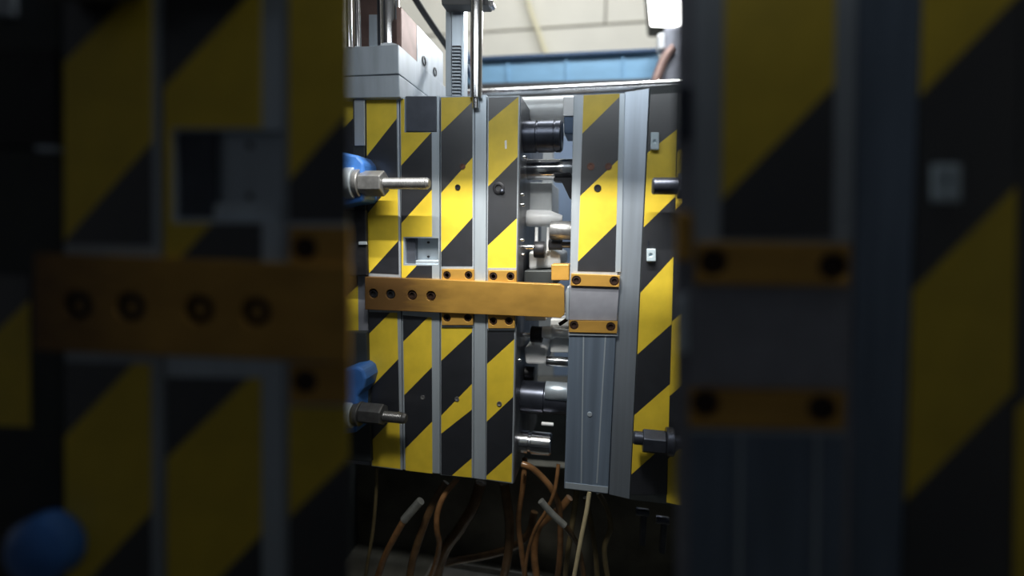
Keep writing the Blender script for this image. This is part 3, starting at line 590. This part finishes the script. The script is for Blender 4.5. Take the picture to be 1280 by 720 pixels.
xcyl('nut', n, 46, 146, -52, 52, -0.03, 'nut_shaded', NL, n=6, bevel=0.001)
xcyl('stud', n, 40, 318, -50, 25, -0.03, 'nut_shaded', NL, n=20)
NR = thing('mould_half', 'made-up nearer copy of the right mould half, out of focus, for the blurred fill at right', 'mould', n.W(n.P(1060, 800, 0)))
pl = prism('mould_plate', n, [(844.5, -60), (1070, -60), (1062, 800), (844.5, 800)], 0.0, TH, 'grey_steel', NR, grow=0.45)
prism('margin', n, [(870, -60), (1072, -60), (1066, 303), (868, 303)], -0.0008, 0.0, 'steel', pl)
tape(n, [(907, -60), (1045, -60), (1041, 298), (901, 298)], [(250, 106)], YEL, -0.0008, pl)
prism('lower_face', n, [(864, 540), (1056, 540), (1050, 800), (862, 800)], -0.0008, 0.0, 'blue_steel', pl)
for px in (926, 1022): prism('score_line', n, [(px - 2.5, 542), (px + 2.5, 542), (px - 1, 800), (px - 6, 800)], -0.0011, -0.0008, 'bright_steel', pl)
pl = prism('spacer_plate', n, [(1073, -60), (1154, -60), (1124, 800), (1063, 800)], 0.001, TH, 'blue_steel', NR, bevel=0.001)
pl = prism('clamping_plate', n, [(1155, -60), (1360, -60), (1360, 800), (1125, 800)], 0.0, TH, 'machine_grey', NR, bevel=0.001)
tape(n, [(1157, -60), (1276, -60), (1262, 800), (1126, 800)], [(120, -8), (362, 232), (626, 488)], YEL, 0.0, pl)
tape(n, [(1279, -60), (1350, -60), (1350, 800), (1266, 800)], [(510, 450)], BLK, 0.0, pl)
sc = holed('sensor_clip', n, rect(1168, 205, 1202, 252), [(1183, 228, 5)], -0.004, 0.0, 0.002, 'sensor_grey', NR, bevel=0.001, label='small pale clip with a hole')
prism('guide_block', n, [(864, 358), (1062, 361), (1058, 487), (862, 484)], -0.002, 0.0, 'grey_steel', NR, bevel=0.001)
for pts, hs in (([(872, 303), (1064, 306), (1063, 358), (870, 355)], ((892, 328), (1042, 333))), ([(864, 487), (1057, 490), (1056, 537), (863, 534)], ((882, 504), (1028, 511)))):
    pd = holed('guide_pad', n, pts, [(hx, hy, 18) for hx, hy in hs], -0.004, 0.0, 0.0025, 'brass', NR, bevel=0.0008)
    for hx, hy in hs: cap_screw(n, hx, hy, 16, -0.003, 'rust_bolt', pd, 0.002)
prism('shim', n, [(863, 537), (1056, 540), (1056, 544), (863, 541)], -0.0015, 0.0, 'bright_steel', NR)
prism('roller', n, [(848, 372), (860, 368), (862, 440), (848, 444)], -0.003, 0.0, 'bright_steel', NR, bevel=0.001)
prism('latch_block', n, rect(846, 266, 866, 326), -0.003, 0.0, 'brass', NR, bevel=0.001)
prism('dark_boss', n, rect(846, 104, 866, 172), -0.003, 0.0, 'dark_steel', NR, bevel=0.002)

# added stands under the made-up nearer halves (unseen, below the frame)
for root, x0, x1 in ((NL, -40, 400), (NR, 880, 1330)):
    a = np.array(n.W(n.P(x0, 796, 0.01))); b = np.array(n.W(n.P(x1, 796, 0.01))); zt_ = min(a[2], b[2])
    for q_ in (a, b): box('stand_post', (q_[0] - 0.02, q_[1] - 0.005, 0.0), (q_[0] + 0.02, q_[1] + 0.035, zt_ + 0.004), 'machine_grey', root, bevel=0.002)
    box('stand_beam', (min(a[0], b[0]) - 0.02, min(a[1], b[1]), zt_ - 0.05), (max(a[0], b[0]) + 0.02, max(a[1], b[1]) + 0.03, zt_ - 0.005), 'machine_grey', root, bevel=0.002)
